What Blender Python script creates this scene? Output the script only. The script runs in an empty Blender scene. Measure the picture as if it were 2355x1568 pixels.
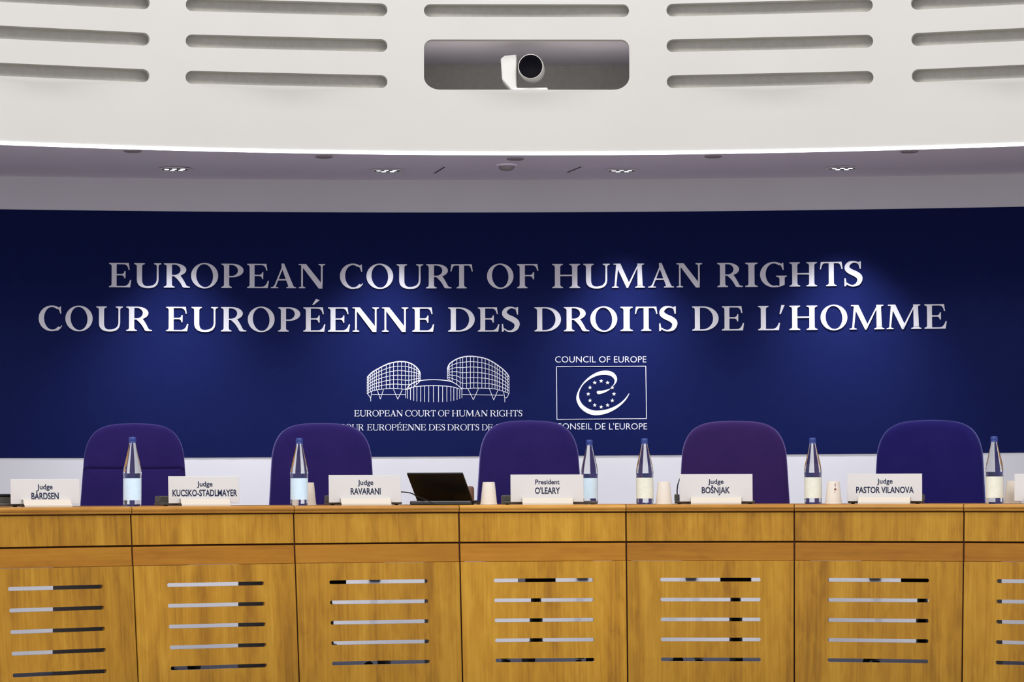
import bpy, bmesh, math, random
from mathutils import Vector, Matrix
from mathutils.geometry import tessellate_polygon, delaunay_2d_cdt
random.seed(7)
S = bpy.context.scene
C = S.collection
PI = math.pi
W, H = 2355, 1568

# ------------------------------------------------------------------ camera
FPX, PITCH, YAW, ROLL = 6511.81, .05276, -.06737, -.00248
CAMZ = .81                                   # eye height above the dais floor (desk top at 0.75)
cy_, sy_, cp_, sp_, cr_, sr_ = math.cos(YAW), math.sin(YAW), math.cos(PITCH), math.sin(PITCH), math.cos(ROLL), math.sin(ROLL)
r0 = Vector((cy_, -sy_, 0)); fh = Vector((sy_, cy_, 0)); zz = Vector((0, 0, 1))
FWD = fh*cp_ + zz*sp_; up0 = zz*cp_ - fh*sp_
RGT = r0*cr_ + up0*sr_; UPV = up0*cr_ - r0*sr_
EYE = Vector((0, 0, CAMZ))
cd = bpy.data.cameras.new('camera'); cam = bpy.data.objects.new('camera', cd); C.objects.link(cam)
m = Matrix((RGT, UPV, -FWD)).transposed().to_4x4(); m.translation = EYE
cam.matrix_world = m
cd.sensor_width = 36; cd.lens = FPX/W*36; cd.clip_end = 100
S.camera = cam

# ------------------------------------------------------------------ light and exposure
S.view_settings.view_transform = 'Standard'; S.view_settings.look = 'None'
S.view_settings.gamma = 1; S.view_settings.use_curve_mapping = False
S.view_settings.exposure = 0.0
wd = bpy.data.worlds.new('World'); S.world = wd; wd.use_nodes = True
bg = wd.node_tree.nodes['Background']; bg.inputs[0].default_value = (.87, .855, 1, 1); bg.inputs[1].default_value = .95

def area(name, loc, target, sx, sy, power, col):
    l = bpy.data.lights.new(name, 'AREA'); l.shape = 'RECTANGLE'; l.size = sx; l.size_y = sy
    l.energy = power; l.color = col
    o = bpy.data.objects.new(name, l); C.objects.link(o); o.location = loc
    o.rotation_euler = (Vector(target)-Vector(loc)).to_track_quat('-Z', 'Y').to_euler()
    return o
WARM = (1.0, .972, .925)
area('hall_fill', (-.5, 10.3, 6.8), (-.5, 12.6, .6), 5, 1.0, 175, WARM)  # unseen area light added over the bench to lift its middle and the low wall
area('hall_fill', (-3.0, 5.5, 6.4), (-1.0, 12.0, .6), 3, 1.5, 280, WARM)  # this one and the next: unseen overhead fill, added to brighten bench and bulkhead
area('hall_fill', (3.0, 5.5, 6.4), (1.0, 12.0, .6), 3, 1.5, 190, WARM)

# ------------------------------------------------------------------ pixel helpers (photo measurements -> places)
def ray(px, py):
    d = FWD + RGT*((px-W/2)/FPX) - UPV*((py-H/2)/FPX)
    return d
def proj(p):
    q = Vector(p)-EYE; y = q.dot(FWD)
    return W/2+FPX*q.dot(RGT)/y, H/2-FPX*q.dot(UPV)/y
class Arc:                                   # a vertical cylinder: centre (x0,y0), radius R
    def __init__(s, x0, D, R): s.x0, s.y0, s.R = x0, D-R, R
    def pt(s, t, z, off=0):                  # off > 0 is towards the hall
        r = s.R-off
        return Vector((s.x0+r*math.sin(t), s.y0+r*math.cos(t), z))
    def hit(s, px, py):                      # returns (arc length, z)
        d = ray(px, py); ox, oy = -s.x0, -s.y0
        a = d.x*d.x+d.y*d.y; b = 2*(ox*d.x+oy*d.y); c = ox*ox+oy*oy-s.R**2
        k = (-b+math.sqrt(b*b-4*a*c))/(2*a)
        p = EYE+d*k
        return math.atan2(p.x-s.x0, p.y-s.y0)*s.R, p.z
    def mp(s): return lambda u, z, off=0: s.pt(u/s.R, z, off)
WALL = Arc(.0, 14.3, 14.45)
BULK = Arc(-.1717, 13.17, 7.333)
BR, BLEAN, BT0 = 3.81547, .1152, -.64455     # bench arc
BCY = 12.00095-BR
BTH = .71/BR
SOFZ = CAMZ+1.571

# ------------------------------------------------------------------ materials
def mat(name, col, rough=.5, spec=.5, metal=0, **kw):
    m = bpy.data.materials.new(name); m.use_nodes = True
    b = m.node_tree.nodes['Principled BSDF']
    b.inputs['Base Color'].default_value = (*col, 1); b.inputs['Roughness'].default_value = rough
    b.inputs['Specular IOR Level'].default_value = spec; b.inputs['Metallic'].default_value = metal
    for k, v in kw.items(): b.inputs[k.replace('_', ' ')].default_value = v
    return m
def nd(m, t, **kw):
    n = m.node_tree.nodes.new(t)
    for k, v in kw.items(): setattr(n, k, v)
    return n
def lk(m, a, b): m.node_tree.links.new(a, b)
def mottled(name, c1, c2, scale, rough=.7, spec=.3, bump=0, bscale=200):
    m = mat(name, c1, rough, spec); b = m.node_tree.nodes['Principled BSDF']
    tc = nd(m, 'ShaderNodeTexCoord'); n = nd(m, 'ShaderNodeTexNoise'); n.inputs['Scale'].default_value = scale; n.inputs['Detail'].default_value = 4
    r = nd(m, 'ShaderNodeValToRGB'); r.color_ramp.elements[0].color = (*c1, 1); r.color_ramp.elements[1].color = (*c2, 1)
    r.color_ramp.elements[0].position = .3; r.color_ramp.elements[1].position = .7
    lk(m, tc.outputs['Object'], n.inputs['Vector']); lk(m, n.outputs['Fac'], r.inputs['Fac']); lk(m, r.outputs['Color'], b.inputs['Base Color'])
    if bump:
        n2 = nd(m, 'ShaderNodeTexNoise'); n2.inputs['Scale'].default_value = bscale
        bp = nd(m, 'ShaderNodeBump'); bp.inputs['Strength'].default_value = bump; bp.inputs['Distance'].default_value = .002
        lk(m, tc.outputs['Object'], n2.inputs['Vector']); lk(m, n2.outputs['Fac'], bp.inputs['Height']); lk(m, bp.outputs['Normal'], b.inputs['Normal'])
    return m
def wood(name, dark, mid, light, rough=.36):
    m = mat(name, mid, rough, .22); b = m.node_tree.nodes['Principled BSDF']
    uv = nd(m, 'ShaderNodeUVMap'); uv.uv_map = 'UVMap'
    oi = nd(m, 'ShaderNodeObjectInfo')
    mul = nd(m, 'ShaderNodeMath', operation='MULTIPLY'); mul.inputs[1].default_value = 37.0
    cb = nd(m, 'ShaderNodeCombineXYZ'); lk(m, oi.outputs['Random'], mul.inputs[0]); lk(m, mul.outputs[0], cb.inputs['X']); lk(m, mul.outputs[0], cb.inputs['Y'])
    add = nd(m, 'ShaderNodeVectorMath', operation='ADD'); lk(m, uv.outputs['UV'], add.inputs[0]); lk(m, cb.outputs[0], add.inputs[1])
    def noise(sx, sy, detail, dist=0):
        mp = nd(m, 'ShaderNodeVectorMath', operation='MULTIPLY'); mp.inputs[1].default_value = (sx, sy, 1)
        n = nd(m, 'ShaderNodeTexNoise'); n.inputs['Scale'].default_value = 1; n.inputs['Detail'].default_value = detail; n.inputs['Distortion'].default_value = dist
        lk(m, add.outputs[0], mp.inputs[0]); lk(m, mp.outputs[0], n.inputs['Vector']); return n
    a = noise(10, .7, 3, .3); f = noise(110, 3.0, 3); g = noise(30, 9, 2, .6)
    def mixf(x, y, k):
        q = nd(m, 'ShaderNodeMix'); q.inputs['Factor'].default_value = k
        lk(m, x, q.inputs['A']); lk(m, y, q.inputs['B']); return q.outputs['Result']
    v = mixf(mixf(a.outputs['Fac'], f.outputs['Fac'], .35), g.outputs['Fac'], .22)
    r = nd(m, 'ShaderNodeValToRGB'); e = r.color_ramp.elements
    e[0].position = .37; e[0].color = (*dark, 1); e[1].position = .64; e[1].color = (*light, 1)
    k = e.new(.5); k.color = (*mid, 1)
    lk(m, v, r.inputs['Fac'])
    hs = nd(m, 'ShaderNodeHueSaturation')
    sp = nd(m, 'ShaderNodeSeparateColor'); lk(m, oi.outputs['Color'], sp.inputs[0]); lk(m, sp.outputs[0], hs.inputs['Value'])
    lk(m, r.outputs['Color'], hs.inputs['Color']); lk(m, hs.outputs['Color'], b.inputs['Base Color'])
    return m
def emit(name, col, s):
    m = mat(name, col); b = m.node_tree.nodes['Principled BSDF']
    b.inputs['Emission Color'].default_value = (*col, 1); b.inputs['Emission Strength'].default_value = s
    return m
M = {}
M['wall'] = mottled('white_wall_paint', (.60, .60, .625), (.62, .62, .645), 3)
M['bulk'] = mottled('cream_plaster', (.475, .478, .447), (.495, .498, .467), 2, .75)
M['soffit'] = mottled('pale_ceiling_paint', (.87, .84, .94), (.89, .86, .96), 3, .65)
M['blue'] = mottled('deep_blue_banner', (.0042, .0082, .060), (.0048, .0092, .065), 30, .7, .06)
M['letter'] = mat('white_lettering', (.61, .61, .65), .5, .3)
M['print'] = mat('white_print', (.68, .69, .75), .5, .3)
M['niche'] = mottled('white_niche_board', (.84, .82, .84), (.87, .85, .87), 3, .7)
M['felt'] = mottled('grey_acoustic_felt', (.62, .605, .53), (.68, .665, .59), 40, .95, .1, .4, 300)
M['reveal'] = mat('grey_slot_reveal', (.42, .41, .37), .8, .2)
M['wood'] = wood('golden_oak_veneer', (.27, .120, .007), (.395, .195, .0125), (.49, .265, .024))
M['woodband'] = wood('brown_oak_rail', (.28, .110, .006), (.35, .146, .009), (.40, .18, .013))
M['woodlip'] = wood('polished_oak_edge', (.34, .15, .02), (.43, .205, .030), (.52, .28, .05), .25)
M['gable'] = mat('dark_brown_board', (.075, .055, .04), .6, .3)
M['joint'] = mat('dark_joint', (.05, .018, .008), .8, .1)
M['carpet'] = mottled('dark_carpet', (.026, .026, .036), (.036, .036, .048), 60, .95, .05)
M['hallfloor'] = mottled('pale_hall_floor', (.42, .38, .33), (.48, .44, .39), 5, .6)
M['card'] = mat('white_nameplate_card', (.58, .575, .55), .3, .4)
M['foot'] = mat('cream_plastic_foot', (.55, .50, .41), .4, .4)
M['ink'] = mat('navy_ink', (.012, .018, .05), .6, .2)
M['console'] = mat('grey_console_plastic', (.07, .066, .055), .5, .4)
M['black'] = mat('black_plastic', (.006, .006, .007), .4, .4)
M['lid'] = mat('black_laptop_shell', (.004, .004, .005), .45, .3)
M['darkmetal'] = mat('dark_grey_metal', (.03, .03, .032), .4, .5)
M['chrome'] = mat('brushed_metal', (.5, .5, .5), .3, .5, 1)
M['camwhite'] = mat('white_camera_plastic', (.60, .60, .565), .35, .5)
M['lens'] = mat('black_lens_glass', (.002, .002, .004), .5, .04)
M['paper'] = mat('cream_paper_cup', (.66, .60, .50), .6, .3)
M['cap'] = mat('blue_bottle_cap', (.02, .045, .22), .35, .5)
M['lab_cream'] = mottled('cream_label', (.78, .78, .64), (.70, .71, .58), 60, .5)
M['lab_blue'] = mottled('pale_blue_label', (.58, .75, .86), (.64, .80, .88), 60, .5)
M['glass'] = mat('clear_water_glass', (.97, .985, .99), .02, .5, 0, Transmission_Weight=1.0, IOR=1.40)
M['brown'] = mat('brown_leather', (.12, .055, .03), .5, .4)
M['vent'] = mat('grey_vent_metal', (.30, .28, .30), .6, .3)
M['slit'] = mat('dark_slit', (.02, .018, .02), .8, .1)
M['stripglow'] = emit('light_strip_diffuser', (.93, .93, 1), 4)
M['lampglow'] = emit('downlight_lamp', (.95, .96, 1), 2)
def velvet(name, c1, c2, sheen):
    m = mottled(name, c1, c2, 9, .9, .1, .25, 500); b = m.node_tree.nodes['Principled BSDF']
    b.inputs['Sheen Weight'].default_value = 1.0; b.inputs['Sheen Roughness'].default_value = .32
    b.inputs['Sheen Tint'].default_value = (*sheen, 1)
    return m
M['velvet'] = velvet('purple_velvet', (.0165, .0095, .084), (.021, .0115, .093), (.50, .45, 1))
M['velvet_plum'] = velvet('plum_velvet', (.024, .0105, .072), (.030, .0125, .080), (.58, .45, 1))
M['velvet_blue'] = velvet('indigo_velvet', (.009, .0065, .080), (.012, .008, .088), (.40, .42, 1))

# ------------------------------------------------------------------ mesh helpers
class MB:
    def __init__(s): s.v = []; s.f = []; s.uv = None
    def add(s, vs, fs):
        n = len(s.v); s.v += [Vector(p) for p in vs]; s.f += [tuple(i+n for i in f) for f in fs]
    def box(s, x0, x1, y0, y1, z0, z1, mtx=None):
        vs = [Vector((x, y, z)) for z in (z0, z1) for y in (y0, y1) for x in (x0, x1)]
        if mtx: vs = [mtx @ p for p in vs]
        s.add(vs, [(0, 2, 3, 1), (4, 5, 7, 6), (0, 1, 5, 4), (2, 6, 7, 3), (0, 4, 6, 2), (1, 3, 7, 5)])
    def hexa(s, lo, hi):                     # two quads (same winding)
        s.add(lo+hi, [(3, 2, 1, 0), (4, 5, 6, 7)]+[(i, (i+1) % 4, (i+1) % 4+4, i+4) for i in range(4)])
    def lathe(s, prof, n=32, mtx=None):
        vs = []; fs = []
        for r, z in prof:
            for k in range(n):
                a = 2*PI*k/n; p = Vector((r*math.cos(a), r*math.sin(a), z)); vs.append(mtx @ p if mtx else p)
        for j in range(len(prof)-1):
            for k in range(n):
                fs.append((j*n+k, j*n+(k+1) % n, (j+1)*n+(k+1) % n, (j+1)*n+k))
        if prof[0][0] > 1e-6: fs.append(tuple(range(n-1, -1, -1)))
        if prof[-1][0] > 1e-6: fs.append(tuple(range((len(prof)-1)*n, len(prof)*n)))
        s.add(vs, fs)
    def tube(s, pts, r, n=8):
        pts = [Vector(p) for p in pts]; vs = []; fs = []
        for i, p in enumerate(pts):
            d = (pts[min(i+1, len(pts)-1)]-pts[max(i-1, 0)]).normalized()
            a = d.cross(Vector((.3, .2, .9))).normalized(); b = d.cross(a)
            rr = r[i] if isinstance(r, (list, tuple)) else r
            for k in range(n): vs.append(p+a*rr*math.cos(2*PI*k/n)+b*rr*math.sin(2*PI*k/n))
        for i in range(len(pts)-1):
            for k in range(n): fs.append((i*n+k, i*n+(k+1) % n, (i+1)*n+(k+1) % n, (i+1)*n+k))
        fs.append(tuple(range(n-1, -1, -1))); fs.append(tuple(range((len(pts)-1)*n, len(pts)*n)))
        s.add(vs, fs)
    def plate(s, loops, mp, o0, o1, weld=False):   # polygon with holes in (u,z), mapped by mp(u,z,off), thick from o0 to o1
        flat = [p for l in loops for p in l]
        tris = tessellate_polygon([[Vector((p[0], p[1], 0)) for p in l] for l in loops])
        n = len(flat); vs = [mp(p[0], p[1], o1) for p in flat]+[mp(p[0], p[1], o0) for p in flat]
        fs = []
        for a, b, c in tris:
            A, B, D = flat[a], flat[b], flat[c]
            if (B[0]-A[0])*(D[1]-A[1])-(B[1]-A[1])*(D[0]-A[0]) < 0: b, c = c, b
            fs.append((a, b, c))
        k = 0
        for li, l in enumerate(loops):
            ar = sum(l[i][0]*l[(i+1) % len(l)][1]-l[(i+1) % len(l)][0]*l[i][1] for i in range(len(l)))
            ccw = (ar > 0) == (li == 0)
            for i in range(len(l)):
                a, b = k+i, k+(i+1) % len(l)
                fs.append((b, a, a+n, b+n) if ccw else (a, b, b+n, a+n))
            k += len(l)
        s.add(vs, fs)
    def build(s, name, mt, parent=None, smooth=False, uv='xz', bevel=0, seg=2):
        me = bpy.data.meshes.new(name); me.from_pydata([tuple(p) for p in s.v], [], s.f); me.validate()
        bm = bmesh.new(); bm.from_mesh(me); bmesh.ops.recalc_face_normals(bm, faces=bm.faces)
        if bevel:
            es = [e for e in bm.edges if len(e.link_faces) == 2 and e.calc_face_angle(0) > .6]
            bmesh.ops.bevel(bm, geom=es, offset=bevel, segments=seg, profile=.5, affect='EDGES', clamp_overlap=True)
        ul = bm.loops.layers.uv.new('UVMap')
        ax = {'xz': (0, 2), 'zx': (2, 0), 'yx': (1, 0), 'xy': (0, 1)}[uv]
        for f in bm.faces:
            for l in f.loops: l[ul].uv = (l.vert.co[ax[0]], l.vert.co[ax[1]])
        bm.to_mesh(me); bm.free()
        if smooth:
            me.polygons.foreach_set('use_smooth', [True]*len(me.polygons))
            me.set_sharp_from_angle(angle=math.radians(38 if smooth is True else smooth))
        me.materials.append(mt)
        o = bpy.data.objects.new(name, me); C.objects.link(o)
        if parent: o.parent = parent
        return o
def tag(o, label=None, cat=None, group=None, kind=None):
    if label: o['label'] = label
    if cat: o['category'] = cat
    if group: o['group'] = group
    if kind: o['kind'] = kind
    return o
def thing(name, label, cat, loc=(0, 0, 0), rz=0, group=None):
    o = bpy.data.objects.new(name, None); C.objects.link(o); o.empty_display_size = .05
    o.location = loc; o.rotation_euler = (0, 0, rz)
    return tag(o, label, cat, group)
def copy_tree(o, parent=None):
    c = o.copy(); C.objects.link(c)
    if parent: c.parent = parent
    for ch in list(o.children): copy_tree(ch, c)
    return c
def perforated(mb, outer, holes, du, dz, mp, thick):
    """sheet with holes in (u,z), triangulated finely enough to follow a curved map; front at off 0, back at off -thick"""
    u0, u1 = min(p[0] for p in outer), max(p[0] for p in outer); z0, z1 = min(p[1] for p in outer), max(p[1] for p in outer)
    pts = []; ed = []; loops = []
    for l in [outer]+holes:
        k = len(pts); pts += [Vector(p) for p in l]; loops.append(list(range(k, k+len(l))))
        ed += [(k+i, k+(i+1) % len(l)) for i in range(len(l))]
    def inside(p, l):
        c = False; j = len(l)-1
        for i in range(len(l)):
            if (l[i][1] > p[1]) != (l[j][1] > p[1]) and p[0] < (l[j][0]-l[i][0])*(p[1]-l[i][1])/(l[j][1]-l[i][1])+l[i][0]: c = not c
            j = i
        return c
    hb = [(min(p[0] for p in l)-du*.2, max(p[0] for p in l)+du*.2, min(p[1] for p in l)-dz*.2, max(p[1] for p in l)+dz*.2) for l in holes]
    nu = int((u1-u0)/du); nz = int((z1-z0)/dz)
    for i in range(1, nu):
        for j in range(1, nz):
            p = (u0+(u1-u0)*i/nu, z0+(z1-z0)*j/nz)
            if any(a < p[0] < b and c < p[1] < d for a, b, c, d in hb) or not inside(p, outer): continue
            pts.append(Vector(p))
    vo, eo, fo, ov, oe, of = delaunay_2d_cdt(pts, ed, [], 0, 1e-6)
    mp_idx = {}
    for i, l in enumerate(ov):
        for k in l: mp_idx[k] = i
    n = len(vo)
    fs = []
    for f in fo:
        c = (sum(vo[i][0] for i in f)/len(f), sum(vo[i][1] for i in f)/len(f))
        if not inside(c, outer): continue
        if any(b[0] < c[0] < b[1] and b[2] < c[1] < b[3] and inside(c, h) for b, h in zip(hb, holes)): continue
        fs.append(tuple(f))
    vs = [mp(p[0], p[1], 0) for p in vo]+[mp(p[0], p[1], -thick) for p in vo]
    fs2 = list(fs)+[tuple(i+n for i in reversed(f)) for f in fs]
    for l in loops:
        for i in range(len(l)):
            a, b = mp_idx[l[i]], mp_idx[l[(i+1) % len(l)]]
            fs2.append((a, b, b+n, a+n))
    mb.add(vs, fs2)
def rrect(u0, u1, z0, z1, r, n=6):
    out = []
    for cx, cz, a0 in ((u1-r, z1-r, 0), (u0+r, z1-r, PI/2), (u0+r, z0+r, PI), (u1-r, z0+r, 1.5*PI)):
        for k in range(n+1): out.append((cx+r*math.cos(a0+PI/2*k/n), cz+r*math.sin(a0+PI/2*k/n)))
    return out

# ------------------------------------------------------------------ lettering: a small serif alphabet drawn as outlines
def qz(p0, c, p1, n=6):
    return [((1-t)**2*p0[0]+2*t*(1-t)*c[0]+t*t*p1[0], (1-t)**2*p0[1]+2*t*(1-t)*c[1]+t*t*p1[1]) for t in [i/n for i in range(n+1)]]
def arcp(cx, cy, rx, ry, a0, a1, n=24, tilt=0):
    o = []
    for i in range(n+1):
        a = math.radians(a0+(a1-a0)*i/n); x, y = rx*math.cos(a), ry*math.sin(a)
        o.append((cx+x*math.cos(tilt)-y*math.sin(tilt), cy+x*math.sin(tilt)+y*math.cos(tilt)))
    return o
def catmull(P, n=6):
    o = []
    for i in range(len(P)-1):
        p0, p1, p2, p3 = P[max(i-1, 0)], P[i], P[i+1], P[min(i+2, len(P)-1)]
        for k in range(n):
            t = k/n
            o.append(tuple(.5*((2*b)+(-a+c)*t+(2*a-5*b+4*c-d)*t*t+(-a+3*b-3*c+d)*t**3) for a, b, c, d in zip(p0, p1, p2, p3)))
    o.append(tuple(P[-1])); return o
def stroke(P, n=6):                          # outline of a stroke of changing width: (x,y,half width)
    c = catmull(P, n); L = []; R_ = []
    for i, (x, y, h) in enumerate(c):
        a, b = c[max(i-1, 0)], c[min(i+1, len(c)-1)]
        dx, dy = b[0]-a[0], b[1]-a[1]; q = math.hypot(dx, dy) or 1
        L.append((x-dy/q*h, y+dx/q*h)); R_.append((x+dy/q*h, y-dx/q*h))
    return L+R_[::-1]
def serif_font(w=.215, t=.07, sf=.042):
    se = .105
    def stem(x0, x1, b=(1, 1), tp=(1, 1), y0=0, y1=1):
        o = []
        o += (qz((x0-se, sf), (x0, sf+.012), (x0, .14)) if b[0] else [(x0, y0)])
        o += (qz((x0, .86), (x0, 1-sf-.012), (x0-se, 1-sf))+[(x0-se, 1)] if tp[0] else [(x0, y1)])
        o += ([(x1+se, 1)]+qz((x1+se, 1-sf), (x1, 1-sf-.012), (x1, .86)) if tp[1] else [(x1, y1)])
        o += (qz((x1, .14), (x1, sf+.012), (x1+se, sf))+[(x1+se, 0)] if b[1] else [(x1, y0)])
        if b[0]: o += [(x0-se, 0)]
        return [o]
    x0 = se; x1 = se+w
    def toparm(r): return [[(x0, 1), (r-.03, 1), (r+.01, .72), (r-.035, .72)]+qz((r-.04, .74), (r-.08, .95), (r-.24, 1-t*.75))+[(x0, 1-t*.75)]]
    def midarm(r, y=.52): return [[(x0, y+t*.38), (r-.16, y+t*.38)]+qz((r-.16, y+t*.38), (r-.06, y+.04), (r-.045, y+.145))+[(r, y+.145), (r-.005, y-.15), (r-.05, y-.15)]+qz((r-.05, y-.15), (r-.06, y-.04), (r-.16, y-t*.38))+[(x0, y-t*.38)]]
    def botarm(r): return [[(x0, 0), (x0, t*.75), (r-.28, t*.75)]+qz((r-.28, t*.75), (r-.10, .06), (r-.035, .30))+[(r+.015, .30), (r-.03, 0)]]
    G = {}
    G['E'] = stem(x0, x1, (1, 0), (1, 0))+toparm(.84)+midarm(.68)+botarm(.90)
    G['F'] = stem(x0, x1, (1, 1), (1, 0))+toparm(.84)+midarm(.68)
    G['L'] = stem(x0, x1, (1, 0), (1, 1))+botarm(.86)
    G['I'] = stem(x0, x1)
    xb = 1.0-w-se+.08
    G['H'] = stem(x0, x1)+stem(xb, xb+w)+[[(x1-.02, .55), (x1-.02, .55-t*.85), (xb+.02, .55-t*.85), (xb+.02, .55)]]
    G['T'] = [stem(.46-w/2, .46+w/2, (1, 1), (0, 0), 0, 1)[0],
              [(.04, 1), (.88, 1), (.92, .70), (.875, .70)]+qz((.87, .72), (.83, .95), (.72, 1-t*.8))+[(.20, 1-t*.8)]+qz((.20, 1-t*.8), (.09, .95), (.05, .72))+[(.045, .70), (0, .70)]]
    def bowl(xr, yb, k=.42): 
        ym = (1+yb)/2; ry = (1-yb)/2
        out = [(x0+.05, 1), (k, 1)]+arcp(k, ym, xr-k, ry, 90, -90, 20)+[(x0+.05, yb)]
        inn = [(x0+.05, yb+t*.75), (k, yb+t*.75)]+arcp(k-.02, ym, xr-k-w*.98, ry-t*.75, -90, 90, 20)+[(x0+.05, 1-t*.75)]
        return [out+inn]
    G['P'] = stem(x0, x1, (1, 1), (1, 0))+bowl(.88, .44)
    G['R'] = stem(x0, x1, (1, 1), (1, 0))+bowl(.86, .47)+[[(.42, .52), (.42+w*1.05, .52)]+qz((.42+w*1.05, .5), (.74, .36), (.86, .10))+qz((.86, .10), (.88, .055), (1.0, sf))+[(1.0, 0), (.78, 0)]+qz((.72, .03), (.60, .30), (.40, .46))]
    G['D'] = stem(x0, x1, (1, 0), (1, 0))+bowl(1.06, 0, .44)
    tl = .10
    def rg(cx, rx): return arcp(cx, .5, rx, .525, 0, 360, 44)[:-1], arcp(cx, .5, rx-w*1.02, .525-t*.72, 0, 360, 44, tl)[:-1]
    a, b = rg(.55, .55); G['O'] = [(a, b)]
    def cee(): 
        o = arcp(.55, .5, .55, .525, 48, 316, 36); i = arcp(.55+.015, .5, .55-w*1.02, .525-t*.9, 312, 54, 36, tl*.6)
        return o+i
    c_ = cee(); G['C'] = [c_, [(.93, .985), (.885, .985)]+qz((.88, .95), (.80, .95), (.70, .94))+qz((.76, .93), (.87, .86), (.90, .69))+[(.945, .69)], [(.93, .17), (.965, .215), (.985, .20)]+qz((.985, .20), (.90, .03), (.75, -.01))+[(.72, .05)]]
    G['G'] = [arcp(.55, .5, .55, .525, 48, 290, 36)+arcp(.565, .5, .55-w*1.02, .525-t*.9, 285, 54, 36, tl*.6),
              [(.93, .985), (.885, .985)]+qz((.88, .95), (.80, .95), (.70, .94))+qz((.76, .93), (.87, .86), (.90, .69))+[(.945, .69)],
              [(.98-w, .03), (.98-w, .30)]+qz((.98-w, .32), (.96-w, .40), (.84-w, .415))+[(.84-w, .455), (1.07, .455), (1.07, .415)]+qz((1.03, .41), (.98, .39), (.98, .33))+[(.98, .085)]+qz((.98, .085), (.85, .0), (.66, -.022))+[(.60, .05)]]
    ur = 1.06-se-.0; 
    G['U'] = [[(x0, .34)]+qz((x0, .86), (x0, 1-sf-.012), (x0-se, 1-sf))+[(x0-se, 1), (x1+se, 1)]+qz((x1+se, 1-sf), (x1, 1-sf-.012), (x1, .86))+[(x1, .33)]
              +qz((x1, .33), (x1, .06), (x1+.20, .055), 10)+qz((x1+.21, .055), (ur-t, .06), (ur-t, .36), 10)
              +qz((ur-t, .86), (ur-t, 1-sf-.012), (ur-t-se, 1-sf))+[(ur-t-se, 1), (ur+se, 1)]+qz((ur+se, 1-sf), (ur, 1-sf-.012), (ur, .86))+[(ur, .36)]
              +qz((ur, .36), (ur, -.03), (.55, -.025), 12)+qz((.55, -.025), (x0, -.03), (x0, .34), 12)]
    nr = 1.08-se
    fs_ = lambda x, ww, ys: ([(x-se*.95, 0), (x-se*.95, sf)]+qz((x-se*.9, sf), (x, sf), (x+.01, .12))+[(x+ww-.01, .12)]+qz((x+ww, .12), (x+ww, sf), (x+ww+se*.9, sf))+[(x+ww+se*.95, sf), (x+ww+se*.95, 0)])
    G['N'] = [[(x0, .05), (x0, .93), (x0+t, .88), (x0+t, .05)], fs_(x0, t, 0), [(0, 1), (x0+w*.95, 1), (nr, .14), (nr, -.01), (nr-t-.09, -.01), (x0-.0, .94)]+qz((x0, .94), (x0-.02, 1-sf), (0, 1-sf)),
              [(nr-t, .05), (nr-t, .88)]+qz((nr-t, .88), (nr-t, 1-sf), (nr-t-se*.95, 1-sf))+[(nr-t-se*.95, 1), (nr+se*.95, 1)]+qz((nr+se*.95, 1-sf), (nr, 1-sf), (nr, .88))+[(nr, .0)]]
    ap = .50
    G['A'] = [[(.12, .03), (.12+t*1.0, .03), (ap+.03, .90), (ap-.0, .98)], [(ap-.06, 1.015), (ap+.05, 1.015), (.955, .03), (.955-w*1.05, .03), (ap-.055, .86)],
              [(.25, .375), (.25, .375-t*.85), (.72, .375-t*.85), (.70, .375)],
              [(0, 0), (0, sf)]+qz((.03, sf), (.12, .05), (.15, .13))+[(.225, .13)]+qz((.19, .05), (.22, sf), (.31, sf))+[(.31, 0)],
              [(.64, 0), (.64, sf)]+qz((.68, sf), (.74, .05), (.72, .13))+[(.915, .13)]+qz((.96, .05), (1.0, sf), (1.045, sf))+[(1.045, 0)]]
    mr = 1.20
    G['M'] = [[(.10, .04), (.10+t, .04), (.22+t*.6, .93), (.17, .96)], fs_(.10, t, 0),
              [(.06, 1), (.15+w*.95, 1), (.70, .20), (.66, -.01), (.60, -.01), (.17, .92)]+qz((.17, .94), (.15, 1-sf), (.06, 1-sf)),
              [(.62, .0), (.66, .0), (1.09, .93), (1.05, .95), (.64, .12)],
              [(1.03, 1), (mr+.11, 1), (mr+.11, 1-sf)]+qz((mr+.10, 1-sf), (mr+.02, .97), (mr+.02, .88))+[(mr+.05, .08), (mr+.05-w, .08), (1.04, .93)],
              [(mr+.05-w-se*.9, 0), (mr+.05-w-se*.9, sf)]+qz((mr+.05-w-se*.9, sf), (mr+.05-w, sf), (mr+.05-w, .12))+[(mr+.05, .12)]+qz((mr+.05, .12), (mr+.05, sf), (mr+.05+se*.9, sf))+[(mr+.05+se*.9, 0)]]
    h = w*.52
    G['S'] = [stroke([(.585, .88, t*.3), (.52, .955, t*.42), (.38, .99, t*.5), (.24, .945, t*.9), (.145, .83, h*.75), (.16, .69, h*.95), (.28, .585, h*1.02), (.44, .50, h*1.05), (.575, .385, h*1.02), (.60, .24, h*.85), (.53, .09, t*1.0), (.38, .012, t*.5), (.22, .035, t*.42), (.13, .12, t*.3)], 5),
              [(.60, 1.005), (.645, 1.005), (.64, .70), (.60, .70)]+qz((.58, .80), (.56, .90), (.50, .95)), [(.04, -.01), (.085, -.01), (.13, .06)]+qz((.12, .10), (.10, .18), (.085, .31))+[(.04, .31)]]
    G["'"] = [[(.03, .66), (.09, .66), (.28, 1.03), (.12, 1.03)]]
    G['/'] = [[(.37, 1.10), (.43, 1.10), (.68, 1.30), (.52, 1.34)]]
    return G
def gbox(shape):
    xs = [p[0] for s in shape for p in (s[0] if isinstance(s, tuple) else s)]
    return min(xs), max(xs)
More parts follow.
